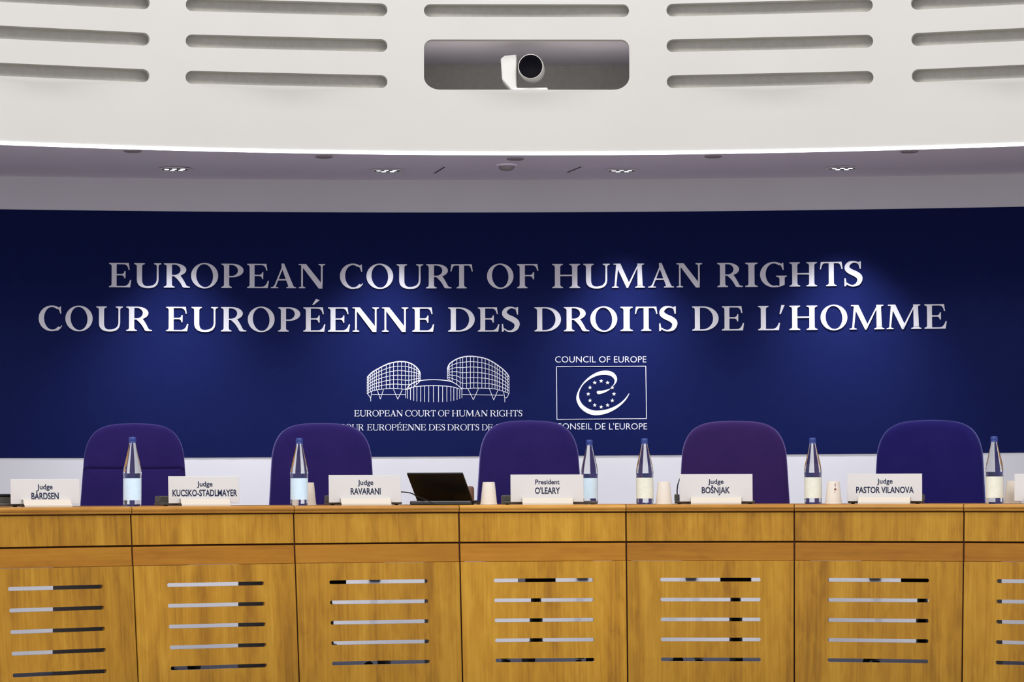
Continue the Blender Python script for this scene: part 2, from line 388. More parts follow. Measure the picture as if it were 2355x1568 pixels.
def put_glyph(mb, G, ch, u0, u1, zb, cap, mp, o0, o1):
    base = 'E' if ch == 'É' else ch
    a, b = gbox(G[base]); k = (u1-u0)/(b-a)
    shapes = G[base]+(G['/'] if ch == 'É' else [])
    f = lambda l: [(u0+(x-a)*k, zb+y*cap) for x, y in l]
    for s in shapes: mb.plate([f(s[0]), f(s[1])] if isinstance(s, tuple) else [f(s)], mp, o0, o1)
def put_word(mb, G, word, u0, u1, zb, cap, mp, o0, o1, gap=.07):
    ws = [gbox(G['E' if c == 'É' else c]) for c in word]; tot = sum(b-a for a, b in ws)+gap*(len(word)-1)
    k = (u1-u0)/tot; x = u0
    for c, (a, b) in zip(word, ws):
        put_glyph(mb, G, c, x, x+(b-a)*k, zb, cap, mp, o0, o1); x += (b-a+gap)*k
_txt = {}
def sans(body, bold=0.0, space=1.0):         # outlines of Blender's own built-in type, as triangles in a unit frame
    key = (body, bold, space)
    if key in _txt: return _txt[key]
    cu = bpy.data.curves.new('type', 'FONT'); cu.body = body; cu.size = 1; cu.resolution_u = 3; cu.offset = bold; cu.space_character = space
    o = bpy.data.objects.new('type', cu); C.objects.link(o)
    dg = bpy.context.evaluated_depsgraph_get(); me = bpy.data.meshes.new_from_object(o.evaluated_get(dg))
    vs = [(v.co.x, v.co.y) for v in me.vertices]; fs = [tuple(p.vertices) for p in me.polygons]
    bpy.data.objects.remove(o); bpy.data.curves.remove(cu); bpy.data.meshes.remove(me)
    _txt[key] = (vs, fs); return vs, fs
CAPH = max(p[1] for p in sans('H')[0])
def put_sans(mb, body, u0, u1, zb, cap, mp, off, bold=0.0, space=1.0):
    vs, fs = sans(body, bold, space); a = min(p[0] for p in vs); b = max(p[0] for p in vs); k = (u1-u0)/(b-a)
    mb.add([mp(u0+(x-a)*k, zb+y*cap/CAPH, off) for x, y in vs], fs)

# ------------------------------------------------------------------ setting: floor, walls, soffit, bulkhead
def struct(mb, name, mt, **kw): return tag(mb.build(name, mt, **kw), kind='structure')
mb = MB(); mb.box(-9, 9, 11.0, 15.2, -.06, 0)
struct(mb, 'floor', M['carpet'])
mb = MB(); mb.box(-9, 9, -4, 11.0, -.36, -.30)
struct(mb, 'floor', M['hallfloor'])
mb = MB()
N = 72; T = .42
vs = []; fs = []
for i in range(N+1):
    t = -T+2*T*i/N
    for z, o in ((-.06, 0), (SOFZ+.02, 0), (SOFZ+.02, -.12), (-.06, -.12)): vs.append(WALL.pt(t, z, o))
for i in range(N):
    for k in range(4): fs.append((i*4+k, i*4+(k+1) % 4, i*4+4+(k+1) % 4, i*4+4+k))
fs += [(0, 1, 2, 3), (N*4, N*4+3, N*4+2, N*4+1)]
mb.add(vs, fs); struct(mb, 'wall_back', M['wall'], smooth=20)
# soffit: flat slab between the bulkhead and the back wall
mb = MB(); TB = .62; n = 60; a = []; b = []
for i in range(n+1):
    t = -TB+2*TB*i/n; p = BULK.pt(t, SOFZ+.03, -.055); a.append(p)
    b.append(Vector((p.x*1.15, WALL.y0+math.sqrt((WALL.R+.1)**2-(p.x*1.15)**2), SOFZ)))
mb.add(a+b+[p+Vector((0, 0, .05)) for p in a+b], [(i, i+1, n+1+i+1, n+1+i) for i in range(n)]+[(2*n+2+i, 3*n+3+i, 3*n+4+i, 2*n+3+i) for i in range(n)]+[(i, 2*n+2+i, 2*n+3+i, i+1) for i in range(n)])
struct(mb, 'ceiling', M['soffit'])

bm_ = BULK.mp()
def bh(px, py): return BULK.hit(px, py)
# slots: rows measured on the photo; five columns
zr = [CAMZ+2.2425, CAMZ+2.0745, CAMZ+1.9055]
sh = .0300
cols = []
colpx = [(-130, 344), (427, 891), (975, 1447), (1533, 2008), (2096, 2570)]
for a, b in colpx: cols.append((bh(a, 100)[0], bh(b, 100)[0]))
holes = []
for ci, (ua, ub) in enumerate(cols):
    for ri, z in enumerate(zr):
        if ci == 2 and ri > 0: continue
        holes.append(rrect(ua, ub, z-sh, z+sh, sh*.98, 6))
ou0, oz0 = bh(975, 207); ou1, oz1 = bh(1448, 92)
oz0 = bh(1211, 207)[1]; oz1 = bh(1211, 92)[1]
ou0 = cols[2][0]; ou1 = cols[2][1]
op = []
for cx, cz, a0, rx, rz in ((ou1-.04, oz1-.04, 0, .04, .04), (ou0+.04, oz1-.04, PI/2, .04, .04), (ou0+.075, oz0+.06, PI, .075, .06), (ou1-.075, oz0+.06, 1.5*PI, .075, .06)):
    for k in range(9): op.append((cx+rx*math.cos(a0+PI/2*k/8), cz+rz*math.sin(a0+PI/2*k/8)))
holes.append(op)
UB = TB*BULK.R
z_lo = SOFZ+.009; z_hi = CAMZ+2.75
outer = [(-UB+2*UB*i/80, z_lo) for i in range(81)]+[(UB-2*UB*i/80, z_hi) for i in range(81)]
mb = MB(); perforated(mb, outer, holes, .09, .09, bm_, .05)
struct(mb, 'wall_upper', M['bulk'], smooth=30)
# grey felt lining behind the slots (left and right of the camera niche), and the niche itself
def arc_sheet(mb, u0, u1, z0, z1, off, th, n=24):
    vs = []; fs = []
    for i in range(n+1):
        u = u0+(u1-u0)*i/n
        for z, o in ((z0, off), (z1, off), (z1, off-th), (z0, off-th)): vs.append(bm_(u, z, o))
    for i in range(n):
        for k in range(4): fs.append((i*4+k, i*4+(k+1) % 4, i*4+4+(k+1) % 4, i*4+4+k))
    fs += [(0, 1, 2, 3), (n*4, n*4+3, n*4+2, n*4+1)]; mb.add(vs, fs)
for k, (a, b, z0, z1) in enumerate(((-UB, ou0-.05, SOFZ+.06, z_hi), (ou1+.05, UB, SOFZ+.06, z_hi), (ou0-.05, ou1+.05, oz1+.03, z_hi))):
    mb = MB(); arc_sheet(mb, a, b, z0, z1, -.078, .02)
    struct(mb, f'trim_{k+1}', M['felt'])
ND = .86
mb = MB()
def nb(u0, u1, z0, z1, o0, o1):
    mb.hexa([bm_(u0, z0, o0), bm_(u1, z0, o0), bm_(u1, z0, o1), bm_(u0, z0, o1)], [bm_(u0, z1, o0), bm_(u1, z1, o0), bm_(u1, z1, o1), bm_(u0, z1, o1)])
nb(ou0-.03, ou1+.03, oz1+.006, oz1+.02, -.05, -ND)
nb(ou0-.03, ou0-.015, oz0-.02, oz1+.006, -.05, -ND)
nb(ou1+.015, ou1+.03, oz0-.02, oz1+.006, -.05, -ND)
nb(ou0-.03, ou1+.03, oz0-.035, oz0-.02, -.05, -ND)
struct(mb, 'trim_4', M['niche'])
mb = MB(); nb(ou0-.03, ou1+.03, oz0-.035, oz1+.02, -ND, -ND-.02)
struct(mb, 'trim_5', M['felt'])

# thin light strip along the bottom edge of the bulkhead
ls = thing('light_strip', 'thin glowing white light strip along the curved bottom edge of the cream bulkhead', 'light', BULK.pt(0, SOFZ))
mb = MB(); arc_sheet(mb, -UB, UB, z_lo-.010, z_lo-.0005, .002, .05, 60)
mb.v = [p-ls.location for p in mb.v]; mb.build('diffuser', M['stripglow'], ls)

# ------------------------------------------------------------------ blue backdrop with its lettering and emblems
wm = WALL.mp()
zt_ = CAMZ+1.4075; zb_ = CAMZ+.1775
bd = thing('backdrop', 'long curved deep blue backdrop with white court name in English and French', 'backdrop', WALL.pt(0, zb_, .02))
BASE = bd.location.copy()
def onwall(u, z, off=0): return wm(u, z, off)-BASE
UW = .40*WALL.R
mb = MB(); vs = []; fs = []; n = 90
for i in range(n+1):
    u = -UW+2*UW*i/n; zb = zb_+max(-3, min(3, u))*.0031
    for z, o in ((zb, .003), (zt_, .003), (zt_, .0005), (zb, .0005)): vs.append(onwall(u, z, o))
for i in range(n):
    for k in range(4): fs.append((i*4+k, i*4+(k+1) % 4, i*4+4+(k+1) % 4, i*4+4+k))
fs += [(0, 1, 2, 3), (n*4, n*4+3, n*4+2, n*4+1)]
mb.add(vs, fs); mb.build('panel', M['blue'], bd, smooth=20)
FB = serif_font(.205, .07, .042)
FR = serif_font(.135, .055, .035)
WH = WALL.hit
def line(name, letters, ytop, ybot):
    z1 = sum(WH(x, y)[1] for x, y in ytop)/len(ytop); z0 = sum(WH(x, y)[1] for x, y in ybot)/len(ybot)
    mb = MB()
    for ch, a, b in letters: put_glyph(mb, FB, ch, WH(a, 680)[0], WH(b, 680)[0], z0, z1-z0, onwall, .003, .008)
    mb.build(name, M['letter'], bd)
def L(off, s): return [(c, off+a/3, off+b/3) for c, a, b in s]
l1 = L(0, [('E', 752, 905), ('U', 925, 1112), ('R', 1130, 1310), ('O', 1318, 1505), ('P', 1527, 1680), ('E', 1705, 1855), ('A', 1868, 2043), ('N', 2060, 2243)])
l1 += L(780, [('C', 5, 165), ('O', 188, 373), ('U', 396, 580), ('R', 600, 775), ('T', 768, 922), ('O', 1020, 1203), ('F', 1228, 1375), ('H', 1470, 1663), ('U', 1685, 1868), ('M', 1883, 2110), ('A', 2133, 2310), ('N', 2328, 2505)])
l1 += L(1560, [('R', 270, 445), ('I', 463, 548), ('G', 565, 750), ('H', 768, 958), ('T', 978, 1135), ('S', 1147, 1272)])
line('lettering', l1, [(270, 606), (700, 608), (1100, 607.5), (1290, 607), (1660, 604), (1900, 601.5)], [(270, 661.5), (700, 663), (1100, 663), (1290, 662.5), (1660, 659.5), (1900, 658)])
l2 = L(0, [('C', 268, 430), ('O', 452, 640), ('U', 665, 848), ('R', 872, 1050), ('E', 1147, 1300), ('U', 1322, 1505), ('R', 1525, 1700), ('O', 1710, 1895), ('P', 1920, 2072), ('É', 2093, 2245), ('E', 2263, 2415)])
l2 += L(780, [('N', 92, 275), ('N', 295, 477), ('E', 505, 655), ('D', 752, 935), ('E', 957, 1105), ('S', 1122, 1245), ('D', 1347, 1530), ('R', 1550, 1725), ('O', 1732, 1918), ('I', 1940, 2025), ('T', 2040, 2195), ('S', 2207, 2333)])
l2 += L(1560, [('D', 95, 277), ('E', 300, 452), ('L', 550, 700), ("'", 697, 733), ('H', 765, 958), ('O', 980, 1165), ('M', 1180, 1420), ('M', 1435, 1675), ('E', 1697, 1850)])
line('lettering', l2, [(300, 706), (450, 707), (900, 707), (1250, 706), (1700, 702.5), (2150, 699.5)], [(300, 762.5), (450, 763), (900, 763), (1250, 761.5), (1700, 758.5), (2150, 755)])

# court emblem
def W1(u, v): return WH(780+u/5.1196, 790+v/5.1196)
em = MB()
def pl_(pts, wd_, conv, mbx, off=.0042):
    """thin printed line through pixel-measured points"""
    P = [conv(*p) for p in pts]
    mbx.plate([stroke([(a, b, wd_/2) for a, b in P], 1)], onwall, .003, off)
def crv(pts, n=6): return [(a, b) for a, b in catmull(pts, n)]
def interp(c, x):
    for (a, b), (p, q) in zip(c, c[1:]):
        if a <= x <= p: return b+(q-b)*(x-a)/((p-a) or 1)
    return c[0][1] if x < c[0][0] else c[-1][1]
lw = .0032
for top, bot, vx in (
    ([(330, 400), (370, 355), (430, 312), (560, 245), (660, 218), (740, 212), (820, 225), (890, 262), (935, 310), (955, 355)], [(330, 592), (390, 558), (520, 535), (660, 528), (800, 538), (880, 505), (955, 440)], [330, 345, 367, 390, 413, 438, 467, 500, 555, 597, 640, 690, 735, 780, 820, 852, 882, 910, 936, 955]),
    ([(1275, 300), (1300, 240), (1370, 190), (1450, 160), (1560, 150), (1700, 170), (1800, 212), (1900, 280), (1970, 345), (2000, 392)], [(1275, 415), (1330, 450), (1400, 490), (1450, 528), (1600, 524), (1800, 530), (1900, 552), (1960, 572), (2000, 590)], [1275, 1295, 1330, 1385, 1425, 1455, 1500, 1545, 1585, 1632, 1680, 1720, 1765, 1800, 1835, 1860, 1888, 1925, 1962, 1985, 2000])):
    tc_, bc_ = crv(top), crv(bot)
    pl_(tc_, lw*1.7, W1, em)
    x0, x1 = top[0][0], top[-1][0]
    for k in range(1, 7):
        f = k/6
        pl_([(x, interp(tc_, x)*(1-f)+f*interp(bc_, x)) for x in [x0+(x1-x0)*i/24 for i in range(25)]], lw*.8, W1, em)
    for x in vx: pl_([(x, interp(tc_, x)), (x, interp(bc_, x))], lw*.75, W1, em)
for seg in ([(390, 600), (780, 600)], [(1450, 600), (1930, 608)], [(640, 540), (690, 655), (745, 540)], [(450, 552), (485, 655), (522, 540)], [(335, 590), (372, 645), (372, 680)], [(385, 560), (372, 640)],
            [(1515, 530), (1580, 662), (1640, 530)], [(1770, 535), (1820, 665), (1870, 545)], [(1935, 565), (1950, 640), (1950, 690)], [(1998, 590), (1975, 635), (1952, 640)]):
    for p, q in zip(seg, seg[1:]): pl_([p, q], lw*.8, W1, em)
d1 = crv([(785, 545), (840, 482), (930, 440), (1110, 425), (1290, 440), (1385, 482), (1450, 545)]); d2 = crv([(810, 532), (900, 506), (1110, 495), (1310, 506), (1410, 532)]); d3 = crv([(785, 640), (900, 678), (1110, 690), (1320, 678), (1447, 640)])
pl_(d1, lw*1.2, W1, em); pl_(d2, lw, W1, em)
for x in (785, 805, 840, 878, 915, 960, 1005, 1055, 1110, 1170, 1218, 1268, 1315, 1350, 1388, 1420, 1445): pl_([(x, interp(d2, x)), (x, interp(d3, x))], lw*.85, W1, em)
ce = em.build('court_emblem', M['print'], bd); ce['label'] = 'white line drawing of a round-towered court building'
for words, ya, yb in (((('EUROPEAN', 178, 748), ('COURT', 778, 1140), ('OF', 1165, 1298), ('HUMAN', 1328, 1748), ('RIGHTS', 1778, 2155)), 785, 856),
                         ((('COUR', 5, 290), ('EUROPÉENNE', 330, 1022), ('DES', 1055, 1245), ('DROITS', 1275, 1648), ('DE', 1680, 1810), ("L'HOMME", 1850, 2330)), 949, 1021)):
    mb = MB()
    for wd_, a, b in words:
        ua, za = W1(a, yb); ub, zb2 = W1(b, yb); z1 = W1((a+b)/2, ya)[1]; z0 = (za+zb2)/2
        put_word(mb, FR, wd_, ua, ub, z0, z1-z0, onwall, .003, .0045)
    mb.build('caption', M['print'], ce)
# council emblem
def W2(u, v): return WH(1240+u/7.84, 800+v/7.84)
fr = MB()
c4 = [(312, 338), (1922, 328), (1936, 1274), (320, 1290)]
for p, q in zip(c4, c4[1:]+c4[:1]): pl_([(p[0]+(q[0]-p[0])*i/6, p[1]+(q[1]-p[1])*i/6) for i in range(7)], .0034, W2, fr)
ke = fr.build('council_emblem', M['print'], bd); ke['label'] = 'white outlined square with a letter e and ring of stars'
mb = MB(); k7 = 1/7.84*14.3/FPX
sw = [(1622, 822, 6), (1560, 918, 13), (1470, 1008, 19), (1350, 1088, 27), (1200, 1148, 36), (1030, 1172, 42), (900, 1146, 42), (785, 1072, 38), (718, 980, 32), (695, 890, 26), (712, 790, 14), (762, 690, 10), (830, 608, 14), (930, 528, 22), (1060, 466, 31), (1190, 446, 38), (1300, 468, 38), (1362, 522, 32), (1382, 580, 22), (1366, 635, 12), (1335, 680, 5)]
mb.plate([[W2(x, y) for x, y in stroke(sw, 5)]], onwall, .003, .0045)
mb.plate([[W2(x, y) for x, y in stroke([(1285, 733, 4), (1240, 758, 12), (1180, 782, 20), (1120, 798, 26), (1070, 803, 30), (1045, 815, 22)], 5)]], onwall, .003, .0045)
mb.build('letter_e', M['print'], ke)
for k in range(12):
    a = 2*PI*k/12; cx, cy = 1117+232*math.sin(a), 830-234*math.cos(a)
    mb = MB(); mb.plate([[W2(cx+(38 if j % 2 == 0 else 16)*math.sin(PI*j/5), cy-(38 if j % 2 == 0 else 16)*math.cos(PI*j/5)) for j in range(10)]], onwall, .003, .005)
    mb.build('star', M['print'], ke)
for words, ya, yb in (((('COUNCIL', 288, 1020), ('OF', 1080, 1280), ('EUROPE', 1350, 1932)), 150, 262), ((('CONSEIL', 305, 950), ('DE', 1010, 1195), ("L'EUROPE", 1262, 1945)), 1358, 1470)):
    mb = MB()
    for wd_, a, b in words:
        ua, za = W2(a, yb); ub, zb2 = W2(b, yb); z1 = W2((a+b)/2, ya)[1]; z0 = (za+zb2)/2
        put_sans(mb, wd_, ua, ub, z0, z1-z0, onwall, .0040, -.008)
    mb.build('caption', M['print'], ke)

# ------------------------------------------------------------------ fittings on the soffit
def onsoffit(px, py):
    d = ray(px, py); z = SOFZ
    for _ in range(12):
        p = EYE+d*((z-EYE.z)/d.z); r = math.hypot(p.x-BULK.x0, p.y-BULK.y0)-BULK.R-.055
        z = SOFZ+.03*(1-min(1, max(0, r/1.12)))
    p.z = z; return p
dl = ['first recessed downlight from the left in the soffit above the blue backdrop', 'second recessed downlight from the left, above the first half of the long lettering',
      'recessed downlight right of the smoke detector and the right ceiling slit', 'rightmost recessed downlight in the soffit']
proto = None
for (px, py), lab in zip(((403, 389), (890, 392), (1430, 392), (1937, 387)), dl):
    p = onsoffit(px, py)
    if proto is None:
        root = thing('downlight', lab, 'ceiling light', p, 0, 'recessed downlights in the soffit')
        mb = MB(); mb.lathe([(.066, 0), (.085, 0), (.085, -.002), (.078, -.0035), (.066, -.003), (.066, 0)], 40); mb.build('frame', M['niche'], root, smooth=True)
        mb = MB(); mb.lathe([(.0, -.0005), (.064, -.0005), (.064, -.002), (0, -.002)], 32); mb.build('reflector', M['darkmetal'], root)
        for j, (x, y) in enumerate(((-.04, -.01), (0, -.02), (.04, -.012), (-.02, .03), (.022, .03))):
            mb = MB(); mb.lathe([(0, -.0045), (.010, -.004), (.012, -.002)], 12, Matrix.Translation((x, y, 0))); mb.build('lamp', M['lampglow'], root, smooth=True)
        l = bpy.data.lights.new('downlight_beam', 'SPOT'); l.energy = 205; l.color = (.93, .94, 1.0); l.spot_size = math.radians(84); l.spot_blend = 1.0; l.shadow_soft_size = .05
        lo = bpy.data.objects.new('downlight_beam', l); C.objects.link(lo); lo.parent = root; lo.location = (0, 0, -.012)
        proto = root
    else:
        root = copy_tree(proto); root.location = p; root['label'] = lab
vl = ['leftmost of the small flat round vents along the soffit front edge', 'second small flat round vent from the left, near the soffit front edge', 'flat round vent just above the smoke detector, at the soffit front edge',
      'fourth flat round vent from the left, near the light strip', 'rightmost flat round vent near the light strip']
proto = None
for (px, py), lab in zip(((305, 347), (745, 360), (1185, 365), (1640, 359.5), (2091, 348)), vl):
    p = onsoffit(px, py)
    if proto is None:
        root = thing('ceiling_vent', lab, 'vent', p, 0, 'round ceiling vents')
        mb = MB(); mb.lathe([(.035, 0), (.042, 0), (.042, -.003), (.035, -.006), (.035, 0)], 32); mb.build('rim', M['vent'], root, smooth=True)
        mb = MB(); mb.lathe([(0, -.001), (.034, -.001), (.034, -.004), (0, -.004)], 32); mb.build('grille', M['vent'], root)
        proto = root
    else:
        root = copy_tree(proto); root.location = p; root['label'] = lab
p = onsoffit(1165, 378)
root = thing('smoke_detector', 'white dome smoke detector at the centre of the soffit', 'smoke detector', p)
mb = MB(); mb.lathe([(.052, 0), (.052, -.006), (.047, -.009), (0, -.009)], 32); mb.build('base', M['soffit'], root, smooth=True)
mb = MB(); mb.lathe([(.040, -.009), (.038, -.018), (.030, -.027), (.015, -.031), (0, -.032)], 32); mb.build('dome', M['vent'], root, smooth=True)
for (a, b), lab in zip((((1000, 398), (1022, 384)), ((1305, 396), (1337, 383))), ('thin dark slanting slit in the soffit left of the smoke detector', 'thin dark slanting slit in the soffit right of the smoke detector')):
    A, B = onsoffit(*a), onsoffit(*b); d = (B-A).normalized(); nrm = Vector((-d.y, d.x, 0))*.002; dn = Vector((0, 0, -.002))
    mb = MB(); mid = (A+B)/2; mb.hexa([A-mid-nrm, B-mid-nrm, B-mid+nrm, A-mid+nrm], [A-mid-nrm+dn, B-mid-nrm+dn, B-mid+nrm+dn, A-mid+nrm+dn])
    o = mb.build('ceiling_slit', M['slit']); o.location = mid; tag(o, lab, 'slit', 'slanting slits in the soffit')

# conference camera in the niche
pu, pz = bh(1205, 205)
cb = bm_(pu, oz0, -.10)
root = thing('video_camera', 'white swivelling video camera with black lens in the bulkhead niche', 'camera', (cb.x, cb.y, oz0-.02))
root.rotation_euler = (0, 0, math.atan2(-cb.x, cb.y)*.3)
k = 13.3/FPX                                 # metres per photo pixel at the niche
mb = MB(); mb.box(-.050, .118, -.07, .06, 0, .036); mb.build('base', M['camwhite'], root, bevel=.008)
# yoke arm: chamfered side arm, thick front to back
mb = MB()
prof = [(-.105, .175), (-.085, .19), (-.030, .195), (-.030, .045), (-.020, .026), (.02, .020), (-.03, .012), (-.055, .026), (-.098, .075)]
mb.plate([prof], lambda u, z, o: Vector((u, -o, z)), -.06, .06); mb.build('arm', M['camwhite'], root, bevel=.012, seg=3)
R90 = Matrix.Rotation(PI/2, 4, 'X'); hc = Vector((.0387, 0, .130))
mb = MB(); mb.lathe([(0, -.095), (.035, -.093), (.055, -.07), (.0615, -.02), (.0615, .05), (.060, .075), (.0585, .082), (.0585, .104), (.0570, .106), (.0555, .106), (.0555, .088), (0, .088)], 40, Matrix.Translation(hc) @ R90); hd = mb.build('head', M['camwhite'], root, smooth=True)
mb = MB(); mb.lathe([(.0552, .094), (.0552, .1005), (.040, .1005), (.036, .098), (0, .098)], 40, Matrix.Translation(hc) @ R90); mb.build('lens', M['lens'], hd, smooth=True)

# dark sockets low on the white wall, glimpsed through the top slots of the bench
for (px, py), lab in zip(((862, 1335), (1340, 1331.5), (1589, 1332), (2012, 1332.5)), ('dark wall socket glimpsed through the top slot of the desk unit under the laptop', 'dark wall socket glimpsed through the top slot of the middle desk unit',
        'dark wall socket glimpsed through the top slot of the unit right of the middle', 'dark wall socket glimpsed through the top slot of the desk unit below the two-word nameplate')):
    u, z = WALL.hit(px, py); q = WALL.pt(u/WALL.R, z)
    root = thing('wall_socket', lab, 'socket', q, -u/WALL.R, 'wall sockets behind the bench')
    mb = MB(); mb.box(-.028, .028, -.016, -.0005, 0, .08); mb.build('plate', M['console'], root, bevel=.003)
    mb = MB(); mb.lathe([(.017, 0), (.017, .022), (.013, .026), (0, .026)], 20, Matrix.Translation((0, -.016, .042)) @ R90); mb.build('plug', M['black'], root, smooth=True)
# ------------------------------------------------------------------ judges' bench: seven flat-fronted desk units on an arc
def rad(z): return BR+(z-.75)*BLEAN           # the front leans: nearer the hall towards the bottom
SN, CS = math.sin(BTH/2), math.cos(BTH/2)
def fx(z, gap=.003): return rad(z)*SN-gap
def fy(z, o=0): return (rad(z)-BR)*CS-o       # local y of the front face (0 at the top edge); o > 0 towards the hall
def unit_map(u, z, off=0): return Vector((u, fy(z, off), z))
LIPB = .75-.030; DRB = .75-.157; BDB = .75-.236; BOT = -.30
def make_unit(lab):
    root = thing('desk_unit', lab, 'desk', (0, 0, 0), 0, 'units of the curved wooden bench')
    # worktop with bullnose lip
    mb = MB(); wt = fx(.75); dep = .70; wb = (BR+dep)*SN-.003
    pr = [(.0, .75), (-.007, .7485), (-.013, .744), (-.0155, .738), (-.0145, .732), (-.0125, .730), (-.0125, .7235), (-.010, .7205), (0.004, .7195), (.03, .7195)]
    a = [Vector((-wt, y, z)) for y, z in pr]; b = [Vector((wt, y, z)) for y, z in pr]
    n = len(pr)
    mb.add(a+b+[Vector((-wb, dep, .75)), Vector((wb, dep, .75)), Vector((-wb, dep, .7195)), Vector((wb, dep, .7195))],
           [(i, n+i, n+i+1, i+1) for i in range(n-1)]+[(0, 2*n, 2*n+1, n), (n-1, 2*n-1, 2*n+3, 2*n+2), (2*n, 2*n+2, 2*n+3, 2*n+1), tuple(range(n))+(2*n+2, 2*n), tuple(range(2*n-1, n-1, -1))+(2*n+1, 2*n+3)])
    mb.build('worktop', M['woodlip'], root, smooth=30, uv='zx')
    def slab(name, z1, z0, o, th, mt, uv='xz', gap=.003):
        mb = MB(); mb.hexa([unit_map(-fx(z0, gap), z0, o), unit_map(fx(z0, gap), z0, o), unit_map(fx(z0, gap), z0, o-th), unit_map(-fx(z0, gap), z0, o-th)],
                           [unit_map(-fx(z1, gap), z1, o), unit_map(fx(z1, gap), z1, o), unit_map(fx(z1, gap), z1, o-th), unit_map(-fx(z1, gap), z1, o-th)])
        return mb.build(name, mt, root, uv=uv, bevel=.0012, seg=1)
    slab('fascia', LIPB-.004, DRB+.003, .0, .02, M['wood'])
    slab('shadow_gap', DRB+.003, DRB-.004, -.010, .012, M['joint'])
    slab('top_gap', LIPB, LIPB-.006, -.004, .014, M['joint'])
    slab('rail', DRB-.004, BDB, -.002, .02, M['woodband'], 'zx')
    # slotted front panel
    mb = MB(); z1, z0 = BDB-.001, BOT
    outer = [(-fx(z0), z0), (fx(z0), z0), (fx(z1), z1), (-fx(z1), z1)]
    hs = []
    for i in range(5):
        z = .75-.3155-.08278*i; w = rad(z)*SN*2*.2990
        hs.append(rrect(-w, w, z-.0078, z+.0078, .0068, 4))
    perforated(mb, outer, hs, .11, .11, unit_map, .018)
    mb.build('slotted_panel', M['wood'], root)
    # side boards and joint
    for s in (-1, 1):
        mb = MB(); y0, y1 = .02, GD
        f = lambda y, z, e: Vector((s*((BR+y)*SN-.004-e), y, z))
        zl = BOT
        yl = fy(zl)+.02
        lo = [Vector((s*(rad(zl)*SN-.006), yl, zl)), Vector((s*(rad(zl)*SN-.024), yl, zl)), f(y1, 0, .018), f(y1, 0, 0)]
        hi = [f(y0, .7195, 0), f(y0, .7195, .018), f(y1, .7195, .018), f(y1, .7195, 0)]
        mb.hexa(lo, hi); mb.build('side_board', M['gable'], root)
    mb = MB(); g = .0028
    mb.hexa([Vector((rad(BOT)*SN-g, fy(BOT)+.012, BOT)), Vector((rad(BOT)*SN+g, fy(BOT)+.012, BOT)), Vector((rad(BOT)*SN+g, fy(BOT)+.05, BOT)), Vector((rad(BOT)*SN-g, fy(BOT)+.05, BOT))],
            [Vector((BR*SN-g, .004, .746)), Vector((BR*SN+g, .004, .746)), Vector((BR*SN+g, .05, .746)), Vector((BR*SN-g, .05, .746))])
    mb.build('joint_strip', M['joint'], root)
    return root
GD = .70
ul = ['leftmost wooden desk unit, cut by the left picture edge', 'wooden desk unit in front of the chair with a headrest seam, second from the left', 'wooden desk unit whose top carries most of the open black laptop',
      'golden wooden desk unit at the middle, below the nameplate reading President', 'wooden desk unit below the nameplate just right of the middle', 'wooden desk unit below the nameplate of two words', 'rightmost wooden desk unit, cut by the right picture edge']
proto = None
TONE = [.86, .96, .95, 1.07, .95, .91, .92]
for k, lab in enumerate(ul):
    t = BT0+BTH*(k-.5)
    if proto is None: root = proto = make_unit(lab)
    else: root = copy_tree(proto); root['label'] = lab
    for ch in root.children: ch.color = (TONE[k], 1, 1, 1)      # each unit's own veneer tone, with the light's left-right falloff painted in
    root.location = (BR*CS*math.sin(t), BCY+BR*CS*math.cos(t), 0); root.rotation_euler = (0, 0, -t)
def ondesk(px, dep, z=.75):
    lo, hi = -1.2, 1.2
    for _ in range(50):
        m_ = (lo+hi)/2; p = Vector(((BR+dep)*math.sin(m_), BCY+(BR+dep)*math.cos(m_), z))
        if proj(p)[0] < px: lo = m_
        else: hi = m_
    return p, -m_
def xpx(p, a):                               # photo pixels per metre along a local x axis turned by a
    e = Vector((math.cos(a), math.sin(a), 0))*.05
    return (proj(Vector(p)+e)[0]-proj(Vector(p)-e)[0])/.1
def ppm(p): return FPX/((Vector(p)-EYE).dot(FWD))  # photo pixels per metre at a place

# ------------------------------------------------------------------ nameplates
plates = [((28, 187, 1101), 'Judge', 'BÅRDSEN', (75, 138), 'white nameplate farthest left, beside the chair with a headrest seam', 1.0),
          ((390, 553, 1095), 'Judge', 'KUCSKO-STADLMAYER', (399, 548), 'white nameplate with a long hyphenated name, second from left', 1.0),
          ((758, 924, 1092), 'Judge', 'RAVARANI', (808, 877), 'white nameplate just left of the laptop', 1.0),
          ((1175, 1343, 1091), 'President', "O'LEARY", (1231, 1289), 'white nameplate reading President in front of the middle chair', 1.0),
          ((1563, 1731, 1090), 'Judge', 'BOŠNJAK', (1614, 1679), 'white nameplate in front of the plum chair right of the middle', 1.0),
          ((1947, 2120, 1089), 'Judge', 'PASTOR VILANOVA', (1968, 2101), 'white nameplate with two-word surname in front of the indigo chair', 1.0),
          ((2331, 2500, 1089), 'Judge', '', (0, 0), 'white nameplate cut off by the right picture edge', 1.0)]
